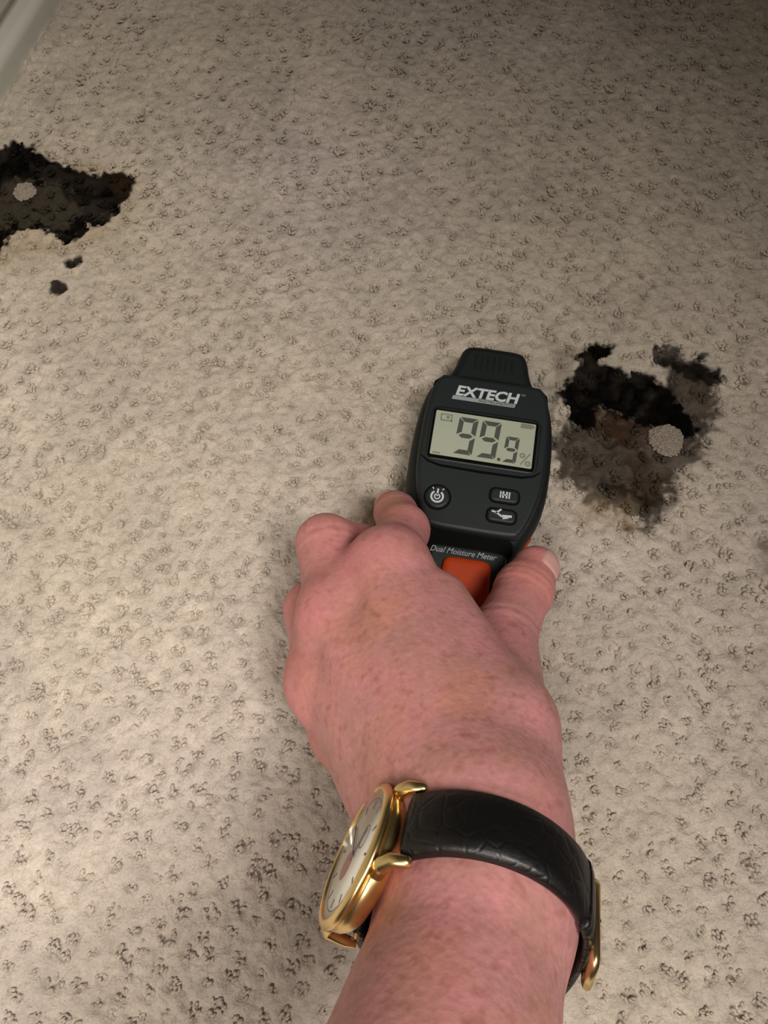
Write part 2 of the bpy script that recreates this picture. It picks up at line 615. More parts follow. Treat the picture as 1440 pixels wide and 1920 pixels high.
# groove line round the top of the plate
groove_half = [(0, 41.2), (15, 41.1), (23.5, 40.4), (27.4, 36.6), (27.9, 34.0), (26.2, 37.0), (23, 39.3), (15, 39.9), (0, 40.0)]
loft('plate_groove', np.array(groove_half + [(-x, y) for x, y in groove_half[::-1] if x > 0])[::-1], [(0, 20), (0, 25.0)], M_black, meter)
# ribs on the sensor head
for k in range(7):
    loft('head_rib', rrect(-9 + 3 * k, 52.5, 1.1, 9, 0.5, 3), [(0, 18), (0.05, 21.4), (0.25, 21.6)], M_rubber, meter)
# display
frame = loft('display_frame', rrect(-0.5, 7.0, 52.5, 28.5, 4.2), [(0, 27), (0.0, 28.9), (0.6, 29.5), (1.4, 29.6)], M_plate, meter)
loft('display_recess', rrect(-0.6, 6.6, 49.6, 25.4, 1.5), [(0, 28.0), (0, 29.66)], M_black, frame)
lcd = loft('display', rrect(-0.7, 7.0, 47.2, 22.9, 0.6), [(0, 29.0), (0, 29.75)], M_lcd, meter)
# curved lip below the display
lip = [(-28.5, -5.2), (-25, -8.2), (-19, -9.8), (0, -10.2), (19, -9.8), (24.5, -8.2), (27.8, -5.2), (27.0, -5.4), (23.8, -7.6), (18.8, -8.7), (0, -9.0), (-18.8, -8.7), (-24.2, -7.6), (-27.6, -5.4)]
loft('display_lip', np.array(lip), [(0, 28.2), (0, 29.25)], M_black, meter)


def flat(name, polys, z, mat, parent, th=0.12):
    """thin printed shapes: list of mm polygons (counter-clockwise) joined in one part"""
    vs, fs = [], []
    for P in polys:
        n = len(P)
        k = len(vs)
        vs += [(x * mm, y * mm, (z - th) * mm) for x, y in P] + [(x * mm, y * mm, z * mm) for x, y in P]
        fs.append(tuple(range(k + n, k + 2 * n)))
        fs += [(k + i, k + (i + 1) % n, k + n + (i + 1) % n, k + n + i) for i in range(n)]
    return mesh_obj(name, vs, fs, mat, parent, False)


def seg_digit(cx, cy, w, h, t, on, sh=0.06):
    """seven-segment polygons; on = string of lit segments a..g"""
    g = 0.18 * t
    out = []
    x0, x1, y0, y1, ym = -w / 2, w / 2, -h / 2, h / 2, 0

    def hor(y, kind):
        a, b = x0 + g, x1 - g
        if kind == 'a': P = [(a, y), (a + t, y - t), (b - t, y - t), (b, y)]
        elif kind == 'd': P = [(a, y), (b, y), (b - t, y + t), (a + t, y + t)]
        else: P = [(a + .3 * t, y), (a + t, y - t / 2), (b - t, y - t / 2), (b - .3 * t, y), (b - t, y + t / 2), (a + t, y + t / 2)]
        return P

    def ver(x, ya, yb, sgn):
        return [(x, ya + g), (x, yb - g), (x + sgn * t, yb - g - t * .8), (x + sgn * t, ya + g + t * .6)]
    for s in on:
        P = {'a': lambda: hor(y1, 'a'), 'd': lambda: hor(y0, 'd'), 'g': lambda: hor(ym, 'g'),
             'f': lambda: ver(x0, ym, y1, 1), 'b': lambda: ver(x1, ym, y1, -1), 'c': lambda: ver(x1, y0, ym, -1), 'e': lambda: ver(x0, y0, ym, 1)}[s]()
        P = [(cx + x + sh * y, cy + y) for x, y in P]
        ar = sum(P[i][0] * P[(i + 1) % len(P)][1] - P[(i + 1) % len(P)][0] * P[i][1] for i in range(len(P)))
        out.append(P if ar > 0 else P[::-1])
    return out


ZL = 29.82
flat('display_digit', seg_digit(-9.0, 7.1, 9.0, 19.0, 2.3, 'abcdfg'), ZL, M_seg, lcd)
flat('display_digit', seg_digit(1.9, 7.0, 9.0, 19.0, 2.3, 'abcdfg'), ZL, M_seg, lcd)
flat('display_digit', seg_digit(12.6, 3.6, 6.4, 13.2, 1.7, 'abcdfg'), ZL, M_seg, lcd)
flat('decimal_point', [rrect(7.6, -2.2, 1.5, 1.5, .3)], ZL, M_seg, lcd)


def ring(cx, cy, r0, r1, a0=0, a1=360, n=24):
    a = np.radians(np.linspace(a0, a1, n))
    out = []
    for k in range(n - 1):
        out.append([(cx + r0 * math.cos(a[k]), cy + r0 * math.sin(a[k])), (cx + r1 * math.cos(a[k]), cy + r1 * math.sin(a[k])),
                    (cx + r1 * math.cos(a[k + 1]), cy + r1 * math.sin(a[k + 1])), (cx + r0 * math.cos(a[k + 1]), cy + r0 * math.sin(a[k + 1]))])
    return out


def bar(x0, y0, x1, y1, w):
    d = np.array([x1 - x0, y1 - y0], float)
    d /= np.linalg.norm(d)
    nx, ny = -d[1] * w / 2, d[0] * w / 2
    return [(x0 - nx, y0 - ny), (x1 - nx, y1 - ny), (x1 + nx, y1 + ny), (x0 + nx, y0 + ny)]


flat('percent_sign', ring(18.2, 1.6, .6, 1.4, n=10) + ring(21.0, -2.2, .6, 1.4, n=10) + [bar(17.6, -3.2, 21.6, 2.8, .6)], ZL, M_segf, lcd)
flat('battery_icon', [rrect(18.6, 16.8, 5.6, 2.4, .4), rrect(21.9, 16.8, .8, 1.3, .1)], ZL, M_segf, lcd)
flat('mode_icon', [bar(-21.6, 13.6, -21.6, 16.8, .6), bar(-21.6, 16.8, -16.6, 16.8, .6), bar(-16.6, 16.8, -16.6, 13.6, .6), bar(-21.6, 13.6, -16.2, 13.6, .7), rrect(-18.4, 15.4, 1.6, 1.6, .5)], ZL, M_segf, lcd)
flat('corner_icon', [rrect(-21.4, -3.5, 3.6, .8, .2)], ZL, M_segf, lcd)


def text(name, body, cx, cy, w, h, z, mat, parent, shear=0.2, off=0.0, rot=0.0):
    cu = bpy.data.curves.new(name, 'FONT')
    cu.body = body
    cu.align_x, cu.align_y = 'CENTER', 'CENTER'
    cu.shear = shear
    cu.offset = off
    cu.resolution_u = 3
    cu.extrude = 0.02
    t = bpy.data.objects.new(name, cu)
    COL.objects.link(t)
    bpy.context.view_layer.update()
    me = bpy.data.meshes.new_from_object(t.evaluated_get(bpy.context.evaluated_depsgraph_get()))
    bpy.data.objects.remove(t)
    bpy.data.curves.remove(cu)
    co = np.empty(len(me.vertices) * 3, np.float32)
    me.vertices.foreach_get('co', co)
    co = co.reshape(-1, 3)
    lo, hi = co.min(0), co.max(0)
    co[:, 0] = ((co[:, 0] - (lo[0] + hi[0]) / 2) / (hi[0] - lo[0]) * w)
    co[:, 1] = ((co[:, 1] - (lo[1] + hi[1]) / 2) / (hi[1] - lo[1]) * h)
    c, s = math.cos(rot), math.sin(rot)
    x = co[:, 0] * c - co[:, 1] * s + cx
    y = co[:, 0] * s + co[:, 1] * c + cy
    co[:, 0], co[:, 1] = x * mm, y * mm
    co[:, 2] = (z + np.where(co[:, 2] > 0, 0.0, -0.12)) * mm
    me.vertices.foreach_set('co', co.ravel())
    me.materials.clear()
    me.materials.append(mat)
    me.update()
    me.name = name
    o = bpy.data.objects.new(name, me)
    COL.objects.link(o)
    o.parent = parent
    return o


ZP = 29.1
text('brand_lettering', 'EXTECH', -1.4, 30.9, 30.5, 5.6, ZP, M_white, meter, 0.18, 0.035)
text('trademark', 'TM', 15.4, 33.2, 1.9, 1.0, ZP, M_silver, meter, 0.1)
ub = flat('logo_bar', [rrect(-2.9, 26.9, 30.0, 2.0, .2, shear=.25)], ZP, M_silver, meter)
text('logo_small_lettering', 'INSTRUMENTS', 3.0, 26.9, 16.5, 1.25, ZP + .06, M_plate, ub, 0.15, 0.0)

# buttons
circ = lambda cx, cy, r, n=28: np.array([(cx + r * math.cos(a), cy + r * math.sin(a)) for a in np.linspace(0, 2 * math.pi, n, endpoint=False)])
pb = loft('power_button', circ(-17.6, -25.0, 5.7), [(0, 28), (0, 29.5), (0.5, 30.1), (1.3, 30.3)], M_plate, meter)
loft('button_rim', circ(-17.6, -25.0, 6.3), [(0, 28), (0, 29.12)], M_black, pb)
flat('power_symbol', ring(-17.8, -25.2, 2.2, 3.1, 125, 415) + [bar(-17.8, -25.0, -17.8, -21.4, .8)] + ring(-17.8, -25.2, .9, 1.5, n=14)
     + [bar(-19.8, -21.8, -20.4, -21.0, .5), bar(-15.8, -21.8, -15.2, -21.0, .5)], 30.4, M_white, pb)
hb = loft('hold_button', rrect(12.4, -19.6, 13.0, 6.6, 2.4), [(0, 28), (0, 29.6), (0.5, 30.2), (1.1, 30.4)], M_plate, meter)
loft('button_rim', rrect(12.4, -19.6, 14.2, 7.8, 2.9), [(0, 28), (0, 29.12)], M_black, hb)
flat('hold_symbol', [bar(10.4, -21.1, 10.4, -17.9, .6), bar(11.6, -21.1, 11.6, -17.9, .8), bar(13.2, -21.1, 13.2, -17.9, .8), bar(14.4, -21.1, 14.4, -17.9, .6), bar(11.6, -19.5, 13.2, -19.5, .7)], 30.5, M_white, hb)
sb = loft('select_button', rrect(12.1, -29.4, 13.0, 6.4, 2.4), [(0, 28), (0, 29.6), (0.5, 30.2), (1.1, 30.4)], M_plate, meter)
loft('button_rim', rrect(12.1, -29.4, 14.2, 7.6, 2.9), [(0, 28), (0, 29.12)], M_black, sb)
flat('select_symbol', [bar(7.4, -28.0, 9.6, -28.4, .8), bar(9.2, -28.9, 11.6, -26.6, .8), bar(9.6, -28.4, 12.0, -30.0, .8), bar(11.8, -29.8, 16.6, -29.4, 1.1), bar(12.6, -30.9, 15.2, -30.2, .7)], 30.5, M_white, sb)

# handle: dark recess, label panel, orange pads
rec_half = [(0, -38.6), (15.5, -38.6), (19.0, -40.5), (19.2, -43.5), (17.8, -47.0), (0, -47.0)]
loft('handle_recess', smooth_loop(rec_half, 3), [(0, 18), (0, 24.7)], M_black, meter)
lab_half = [(0, -45.3), (13.6, -45.5), (16.4, -46.6), (17.2, -49.5), (17.0, -60), (16.6, -80), (16.4, -98), (12, -103), (0, -104)]
lp = loft('label_panel', smooth_loop(lab_half, 3), [(0, 20), (0, 25.0), (0.7, 25.8), (1.4, 26.0)], M_plate, meter)
text('product_lettering', 'Dual Moisture Meter', -2.3, -48.3, 30.0, 2.7, 26.1, M_silver, lp, 0.35, 0.012)
pad_half = [(0, -50.9), (7.5, -51.0), (10.3, -52.8), (11.0, -57), (11.0, -75), (10.6, -92), (7, -98), (0, -99)]
loft('grip_pad', smooth_loop(pad_half, 3), [(0, 22), (0, 26.6), (0.5, 27.5), (1.4, 28.0), (3.0, 28.2)], M_orange, meter)
for sgn in (1, -1):
    pts = [(sgn * x, y) for x, y in [(29.0, -32), (26.6, -37.5), (24.2, -43), (22.6, -50), (21.6, -58), (21.2, -75), (21.6, -92)]]
    inn = [(sgn * (abs(x) - 4), y) for x, y in pts[::-1]]
    P = np.array(pts + inn)
    if sgn > 0:
        P = P[::-1]
    loft('side_grip', P, [(0.9, 2.5), (0.0, 4.0), (0.0, 13), (1.0, 15.5)], M_orange, meter)

# ------------------------------------------------------------------ hand and forearm: one continuous skin from a distance field
def skin_material():
    m, nt, p = nodes('skin')
    L = nt.links
    tc = nt.nodes.new('ShaderNodeTexCoord')

    def noise(sc, det, rough=0.55):
        n = nt.nodes.new('ShaderNodeTexNoise')
        n.inputs['Scale'].default_value = sc
        n.inputs['Detail'].default_value = det
        n.inputs['Roughness'].default_value = rough
        L.new(tc.outputs['Object'], n.inputs['Vector'])
        return n

    def ramp(src, stops):
        r = nt.nodes.new('ShaderNodeValToRGB')
        e = r.color_ramp.elements
        while len(e) < len(stops):
            e.new(0.5)
        for k, (pos, c) in enumerate(stops):
            e[k].position = pos
            e[k].color = (*c, 1)
        L.new(src, r.inputs['Fac'])
        return r

    def mix(fac, a, b, mode='MIX'):
        x = nt.nodes.new('ShaderNodeMix')
        x.data_type = 'RGBA'
        x.blend_type = mode
        if isinstance(fac, float): x.inputs[0].default_value = fac
        else: L.new(fac, x.inputs[0])
        for i, s in ((6, a), (7, b)):
            if isinstance(s, tuple): x.inputs[i].default_value = (*s, 1)
            else: L.new(s, x.inputs[i])
        return x.outputs[2]
    big = ramp(noise(48, 3).outputs['Fac'], [(0.32, srgb(190, 138, 130)), (0.5, srgb(203, 144, 141)), (0.68, srgb(213, 145, 147))])
    tan = ramp(noise(30, 2).outputs['Fac'], [(0.5, (0, 0, 0)), (0.72, (1, 1, 1))])
    col = mix(tan.outputs['Color'], big.outputs['Color'], srgb(206, 144, 126))
    fr = ramp(noise(230, 2, 0.5).outputs['Fac'], [(0.54, (0, 0, 0)), (0.75, (0.5, 0.5, 0.5))])
    col = mix(fr.outputs['Color'], col, srgb(160, 92, 74))
    fine = ramp(noise(420, 3).outputs['Fac'], [(0.35, (0.90, 0.88, 0.88)), (0.65, (1.04, 1.02, 1.02))])
    col = mix(1.0, col, fine.outputs['Color'], 'MULTIPLY')
    # redder skin over the knuckles and joints
    at = nt.nodes.new('ShaderNodeAttribute')
    at.attribute_name = 'flush'
    col = mix(at.outputs['Fac'], col, srgb(208, 120, 122))
    L.new(col, p.inputs['Base Color'])
    p.inputs['Roughness'].default_value = 0.5
    p.inputs['Specular IOR Level'].default_value = 0.32
    p.inputs['Subsurface Weight'].default_value = 0.18
    p.inputs['Subsurface Radius'].default_value = (1.0, 0.35, 0.2)
    p.inputs['Subsurface Scale'].default_value = 0.003
    nb = noise(650, 4, 0.6)
    wr = nt.nodes.new('ShaderNodeTexVoronoi')
    wr.inputs['Scale'].default_value = 520
    L.new(tc.outputs['Object'], wr.inputs['Vector'])
    ad = nt.nodes.new('ShaderNodeMath')
    ad.operation = 'ADD'
    L.new(nb.outputs['Fac'], ad.inputs[0])
    L.new(wr.outputs['Distance'], ad.inputs[1])
    b = nt.nodes.new('ShaderNodeBump')
    b.inputs['Strength'].default_value = 0.22
    b.inputs['Distance'].default_value = 0.0004
    L.new(ad.outputs[0], b.inputs['Height'])
    L.new(b.outputs['Normal'], p.inputs['Normal'])
    return m


# joints in the camera frame (pixel x, pixel y, depth)
R0 = PX(888, 1715, 0.215)                       # centre of the wrist under the strap
AX = np.array([0.31, -0.47, 0.84]); AX /= np.linalg.norm(AX)          # forearm axis towards the hand
RD = np.array([0.14, -0.85, -0.50]); RD -= AX * (RD @ AX); RD /= np.linalg.norm(RD)   # thumb side
ND = np.cross(RD, AX); ND /= np.linalg.norm(ND)                       # back of the wrist
W0 = PX(866, 1572, 0.232)
J = dict(
    i0=PX(728, 1068, .298), i1=PX(756, 994, .326), i2=PX(742, 962, .346), i3=PX(732, 950, .361),
    m0=PX(640, 1158, .295), m1=PX(612, 1020, .318), m2=PX(684, 1030, .338), m3=PX(742, 1026, .350),
    r0=PX(616, 1278, .293), r1=PX(584, 1142, .318), r2=PX(660, 1134, .338), r3=PX(728, 1120, .345),
    p0=PX(652, 1372, .297), p1=PX(614, 1250, .322), p2=PX(670, 1240, .336), p3=PX(720, 1228, .342),
    t0=PX(938, 1370, .262), t1=PX(944, 1190, .300), t2=PX(982, 1108, .319), t3=PX(1004, 1066, .327))
K = 0.001


def smin(a, b, k):
    h = np.maximum(k - np.abs(a - b), 0) / k
    return np.minimum(a, b) - h * h * k * 0.25


def rcone(p, a, b, ra, rb):
    ba = (b - a).astype(np.float32)
    t = np.clip(((p - a.astype(np.float32)) @ ba) / float(ba @ ba), 0, 1)
    d = p - a.astype(np.float32) - t[:, None] * ba
    return np.sqrt((d * d).sum(1)) - (ra + (rb - ra) * t)


def sphere(p, c, r):
    d = p - c.astype(np.float32)
    return np.sqrt((d * d).sum(1)) - r


FE = R0 - AX * 0.21
off = lambda c, r_=0.0, n_=0.0, a_=0.0: c + RD * r_ * K + ND * n_ * K + AX * a_ * K
palm = [
    (off(FE, 12), off(R0, 9), 40 * K, 22.8 * K), (off(FE, -12), off(R0, -9), 40 * K, 22.8 * K),
    (off(R0, 9), off(W0, 10), 22.8 * K, 21.5 * K), (off(R0, -9), off(W0, -10), 22.8 * K, 21 * K),
    (off(W0, 12), J['i0'], 21 * K, 13.5 * K), (off(W0, 4, 3), J['m0'], 22 * K, 13.8 * K),
    (off(W0, -5, 2), J['r0'], 22 * K, 13.0 * K), (off(W0, -12), J['p0'], 20 * K, 12.5 * K),
    (off(W0, 12, -6), J['t0'], 20 * K, 17 * K), (off(R0, 11), PX(932, 1360, .252), 20.5 * K, 15.5 * K),
]
thumb = [(J['t0'], J['t1'], 17 * K, 12.8 * K), (J['t1'], J['t2'], 12.8 * K, 11.4 * K), (J['t2'], J['t3'], 11.4 * K, 9.8 * K)]
fingers = dict(
    i=(12.8, 10.8, 9.4, 7.8), m=(13.4, 12.2, 10.2, 8.4), r=(12.6, 11.2, 9.4, 8.0), p=(11.0, 9.6, 8.2, 7.2))
mid = lambda a, b, t: a * (1 - t) + b * t


def sdf(p):
    p = p.astype(np.float32)
    d = None
    for a, b, ra, rb in palm:
        c = rcone(p, a, b, ra, rb)
        d = c if d is None else smin(d, c, 0.012)
    th = None
    for a, b, ra, rb in thumb:
        c = rcone(p, a, b, ra, rb)
        th = c if th is None else smin(th, c, 0.003)
    th = smin(th, sphere(p, J['t2'], 12.0 * K), 0.003)
    d = smin(d, rcone(p, PX(940, 1350, .250), PX(828, 1128, .289), 14.5 * K, 10.5 * K), 0.012)      # muscle between thumb and index
    web = rcone(p, mid(J['t0'], J['t1'], .35), mid(W0, J['i0'], .60), 9 * K, 10 * K)
    d = smin(d, web, 0.008)
    d = smin(d, th, 0.0055)
    fm = None
    for f, r in fingers.items():
        q = [J[f + str(k)] for k in range(4)]
        c = None
        for k in range(3):
            e = rcone(p, q[k], q[k + 1], r[k] * K, r[k + 1] * K)
            c = e if c is None else smin(c, e, 0.003)
        fm = c if fm is None else smin(fm, c, 0.0012)
    d = smin(d, fm, 0.010)
    # knuckle heads and the tendons that run to them over the back of the hand
    for f, r in (('i', 13.4), ('m', 13.0), ('r', 12.4)):
        q = J[f + '0']
        d = smin(d, sphere(p, q + HN * 0.0012, r * K), 0.009)
    for f, g, r in (('i', 'm', 11.0), ('m', 'r', 11.0), ('r', 'p', 9.5)):     # flesh between the knuckles
        d = smin(d, rcone(p, J[f + '0'], J[g + '0'], r * K, r * K), 0.010)
    for f in 'imr':
        a = mid(J[f + '0'], W0, 0.08) + HN * 0.0120
        b = mid(J[f + '0'], W0, 0.60) + HN * 0.0155
        d = smin(d, rcone(p, a, b, 3.2 * K, 2.0 * K), 0.007)
    # skin folds over the thumb joint, the index joint and the wrist
    for c, v, rad, offs, dep in FOLDS:
        e = p - c
        s_ = e @ v
        near = np.exp(-np.sum(e * e, 1) / (rad * rad))
        for o_ in offs:
            d = d + dep * near * np.exp(-((s_ - o_) / 0.0010) ** 2)
    return d


def _unit(v):
    return (v / np.linalg.norm(v)).astype(np.float32)


FOLDS = [
    (J['t2'].astype(np.float32), _unit(J['t3'] - J['t1']), 0.015, (-0.0045, -0.0012, 0.0022), 0.0007),
    (J['t1'].astype(np.float32), _unit(J['t2'] - J['t0']), 0.016, (-0.003, 0.002), 0.0006),
    (J['i2'].astype(np.float32), _unit(J['i3'] - J['i1']), 0.013, (-0.001, 0.002), 0.0006),
    (J['m1'].astype(np.float32), _unit(J['m1'] - J['m0']), 0.015, (-0.005, -0.001), 0.0005),
]
HN = np.cross(J['m0'] - W0, J['r0'] - J['i0'])
HN /= np.linalg.norm(HN)                       # back-of-hand direction
if HN[2] > 0:
    HN = -HN


def surface_nets(lo, hi, h):
    n = np.ceil((hi - lo) / h).astype(int) + 1
    gx, gy, gz = [lo[k] + np.arange(n[k]) * h for k in range(3)]
    D = np.empty(n, np.float32)
    for i in range(n[0]):
        P = np.empty((n[1], n[2], 3), np.float32)
        P[..., 0] = gx[i]
        P[..., 1] = gy[:, None]
        P[..., 2] = gz[None, :]
        D[i] = sdf(P.reshape(-1, 3)).reshape(n[1], n[2])
    s = D < 0
    c8 = [(a, b, c) for a in (0, 1) for b in (0, 1) for c in (0, 1)]
    sl = lambda A_, o: A_[o[0]:n[0] - 1 + o[0], o[1]:n[1] - 1 + o[1], o[2]:n[2] - 1 + o[2]]
    cnt = sum(sl(s, o).astype(np.int8) for o in c8)
    act = (cnt > 0) & (cnt < 8)
    idx = np.full(act.shape, -1, np.int64)
    cells = np.argwhere(act)
    idx[act] = np.arange(len(cells))
    acc = np.zeros((len(cells), 3))
    num = np.zeros(len(cells))
    for a in range(8):
        for b in range(a + 1, 8):
            oa, ob = np.array(c8[a]), np.array(c8[b])
            if np.abs(oa - ob).sum() != 1:
                continue
            da = D[tuple((cells + oa).T)]
            db = D[tuple((cells + ob).T)]
            m = (da < 0) != (db < 0)
            t = np.where(m, da / np.where(m, da - db, 1), 0)
            acc += np.where(m[:, None], oa + (ob - oa) * t[:, None], 0)
            num += m
    V = lo + (cells + acc / num[:, None]) * h
    quads = []
    for ax in range(3):
        u, w = (ax + 1) % 3, (ax + 2) % 3
        e = np.zeros(3, int)
        e[ax] = 1
        A_ = s[tuple(slice(0, n[k] - e[k]) for k in range(3))]
        B_ = s[tuple(slice(e[k], n[k]) for k in range(3))]
        c = np.argwhere(A_ != B_)
        c = c[(c[:, u] > 0) & (c[:, w] > 0) & (c[:, u] < n[u] - 1) & (c[:, w] < n[w] - 1)]
        flip = A_[tuple(c.T)]
        eu, ew = np.zeros(3, int), np.zeros(3, int)
        eu[u] = 1
        ew[w] = 1
        g = lambda o: idx[tuple((c - o).T)]
        q = np.stack([g(eu + ew), g(ew), g(0 * eu), g(eu)], -1)
        q = np.where(flip[:, None], q, q[:, ::-1])
        quads.append(q)
    return V, np.concatenate(quads)


allp = np.array([*J.values(), R0, W0, FE])
lo = allp.min(0) - 0.038
hi = allp.max(0) + 0.024
hi[1] = max(hi[1], FE[1] + 0.038)
HV, HQ = surface_nets(lo, hi, 0.00118)
# settle vertices on the surface
eps = 0.0006


def grad(p):
    g = np.stack([sdf(p + np.eye(3)[k] * eps) - sdf(p - np.eye(3)[k] * eps) for k in range(3)], -1) / (2 * eps)
    return g


def settle(p, level=0.0, it=2):
    for _ in range(it):
        g = grad(p)
        p = p - (g / (np.sum(g * g, 1)[:, None] + 1e-6)) * (sdf(p) - level)[:, None]
    return p


HV = settle(HV, 0.0, 1)
flush = np.zeros(len(HV))
for f in 'imrp':
    for k, wgt, rad in ((0, 0.55, 0.019), (1, 0.4, 0.017), (3, 0.5, 0.015)):
        flush = np.maximum(flush, wgt * np.exp(-(np.linalg.norm(HV - J[f + str(k)] - (ND * 0.008 if k == 0 else 0), axis=1) / rad) ** 2 * 0.8))
for k, wgt, rad in ((2, 0.5, 0.019), (3, 0.5, 0.017)):
    flush = np.maximum(flush, wgt * np.exp(-(np.linalg.norm(HV - J['t' + str(k)], axis=1) / rad) ** 2 * 0.8))
toW = lambda P: np.stack([P[:, 0], P[:, 2] * ST - P[:, 1] * CT, CAM_H - P[:, 2] * CT - P[:, 1] * ST], -1)
M_skin = skin_material()
person = big_mesh('person', toW(HV), HQ, M_skin)
fa = person.data.attributes.new('flush', 'FLOAT', 'POINT')
fa.data.foreach_set('value', flush.astype(np.float32))
tag(person, 'bare left hand and forearm reaching down to grip the moisture meter', 'person')


# nails
M_nail = simple_mat('fingernail', srgb(212, 164, 156), 0.32, spec=0.45)


def nail(base, tip, dorsal, length, width, push):
    ax = tip - base
    ax /= np.linalg.norm(ax)
    dn = dorsal - ax * (dorsal @ ax)
    dn /= np.linalg.norm(dn)
    sd = np.cross(ax, dn)
    nu, nw = 13, 13
    P = []
    for a in range(nu):
        for b in range(nw):
            u = -1 + 2 * a / (nu - 1)
            v = -1 + 2 * b / (nw - 1)
            # squircle outline
            uu = u * math.sqrt(max(0, 1 - 0.30 * v * v))
            vv = v * math.sqrt(max(0, 1 - 0.30 * u * u))
            P.append(tip + ax * (push + uu * length / 2) + dn * 0.009 + sd * vv * width / 2)
    P = settle(np.array(P), 0.0, 5)
    g = grad(P)
    g /= np.linalg.norm(g, axis=1)[:, None]
    edge = np.array([max(abs(-1 + 2 * (k // nw) / (nu - 1)), abs(-1 + 2 * (k % nw) / (nw - 1))) for k in range(nu * nw)])
    P = P + g * (0.00055 * (1 - sstep(0.85, 1.0, edge)) - 0.0002 * sstep(0.9, 1.0, edge))[:, None]
    Q = [(i * nw + j, i * nw + j + 1, (i + 1) * nw + j + 1, (i + 1) * nw + j) for i in range(nu - 1) for j in range(nw - 1)]
    Wp = toW(P)
    o = mesh_obj('fingernail', Wp, Q, M_nail, person)
    return o


tag(nail(J['t2'], J['t3'], np.array([0.50, -0.02, -0.86]), 0.0145, 0.0140, 0.0030), 'pale pink thumbnail')
tag(nail(J['i2'], J['i3'], np.array([-0.45, -0.75, -0.35]), 0.0105, 0.0105, 0.001), 'fingernail of the index finger')

# ------------------------------------------------------------------ wristwatch
M_gold = simple_mat('polished_gold', (0.78, 0.57, 0.26), 0.27, metal=1.0)
M_leather = simple_mat('black_leather', srgb(15, 13, 13), 0.40, bump=0.6, scale=260, spec=0.5)
_nt = M_leather.node_tree
_v = _nt.nodes.new('ShaderNodeTexVoronoi')
_v.feature = 'DISTANCE_TO_EDGE'
_v.inputs['Scale'].default_value = 190
_c = _nt.nodes.new('ShaderNodeTexCoord')
_r = _nt.nodes.new('ShaderNodeMapRange')
_r.inputs['From Max'].default_value = 0.12
_nt.links.new(_c.outputs['Object'], _v.inputs['Vector'])
_nt.links.new(_v.outputs['Distance'], _r.inputs['Value'])
_b = _nt.nodes.new('ShaderNodeBump')
_b.inputs['Strength'].default_value = 0.22
_b.inputs['Distance'].default_value = 0.0004
_p = _nt.nodes['Principled BSDF']
_nt.links.new(_r.outputs['Result'], _b.inputs['Height'])
_nt.links.new(_p.inputs['Normal'].links[0].from_socket, _b.inputs['Normal'])
_nt.links.new(_b.outputs['Normal'], _p.inputs['Normal'])
M_dial = simple_mat('cream_dial', srgb(232, 228, 216), 0.4)
M_mark = simple_mat('dial_print', srgb(120, 116, 118), 0.5)
M_red = simple_mat('dial_rose', srgb(196, 140, 128), 0.5)


def glass_material():
    m, nt, p = nodes('watch_crystal')
    out = nt.nodes['Material Output']
    nt.nodes.remove(p)
    tr = nt.nodes.new('ShaderNodeBsdfTransparent')
    gl = nt.nodes.new('ShaderNodeBsdfGlossy')
    gl.inputs['Roughness'].default_value = 0.08
    mx = nt.nodes.new('ShaderNodeMixShader')
    mx.inputs[0].default_value = 0.05
    nt.links.new(tr.outputs[0], mx.inputs[1])
    nt.links.new(gl.outputs[0], mx.inputs[2])
    nt.links.new(mx.outputs[0], out.inputs['Surface'])
    return m


M_glass = glass_material()
WN = np.array([-0.877, -0.474, -0.04]); WN /= np.linalg.norm(WN)      # dial normal
WA = AX - WN * (AX @ WN); WA /= np.linalg.norm(WA)                     # along the arm, towards the hand
WR = np.cross(WA, WN); WR /= np.linalg.norm(WR)                        # round the arm, towards the thumb side
if WR @ RD < 0:
    WR = -WR


def skin_radius(phi):
    d = WN * math.cos(phi) + WR * math.sin(phi)
    t = np.linspace(0.010, 0.060, 400)
    v = sdf(R0[None, :] + d[None, :] * t[:, None])
    k = np.argmax(v > 0)
    return t[k]


NPH = 120
phis = np.linspace(0, 2 * math.pi, NPH, endpoint=False)
rho = np.array([skin_radius(a) for a in phis])
for _ in range(6):
    rho = np.maximum(rho, 0.25 * np.roll(rho, 1) + 0.5 * rho + 0.25 * np.roll(rho, -1))
rho_at = lambda a: np.interp(a % (2 * math.pi), np.append(phis, 2 * math.pi), np.append(rho, rho[0]))

CASE_R = 20.5 * K
case_c = R0 + WN * (rho_at(0) - 0.0004)
# watch frame: x towards the thumb side (12-6 line), y along the arm, z = dial normal
mw = Matrix((
    (*dirW(WR), 0), (*dirW(WA), 0), (*dirW(WN), 0), (0, 0, 0, 1))).transposed()
if mw.to_3x3().determinant() < 0:
    WA = -WA
    mw = Matrix(((*dirW(WR), 0), (*dirW(WA), 0), (*dirW(WN), 0), (0, 0, 0, 1))).transposed()
mw.translation = W(*case_c)
watch = empty('wristwatch', mw)
tag(watch, 'gold wristwatch with cream dial and black leather strap on the wrist', 'watch')
IW = mw.inverted()


def lathe(name, prof, mat, parent, n=56, cap=True):
    """prof: (radius mm, height mm)"""
    vs, fs = [], []
    for r, z in prof:
        vs += [(r * mm * math.cos(a), r * mm * math.sin(a), z * mm) for a in np.linspace(0, 2 * math.pi, n, endpoint=False)]
    for k in range(len(prof) - 1):
        fs += [(k * n + i, k * n + (i + 1) % n, (k + 1) * n + (i + 1) % n, (k + 1) * n + i) for i in range(n)]
    if cap:
        fs += [tuple(range(n - 1, -1, -1)), tuple(range((len(prof) - 1) * n, len(prof) * n))]
    return mesh_obj(name, vs, fs, mat, parent)


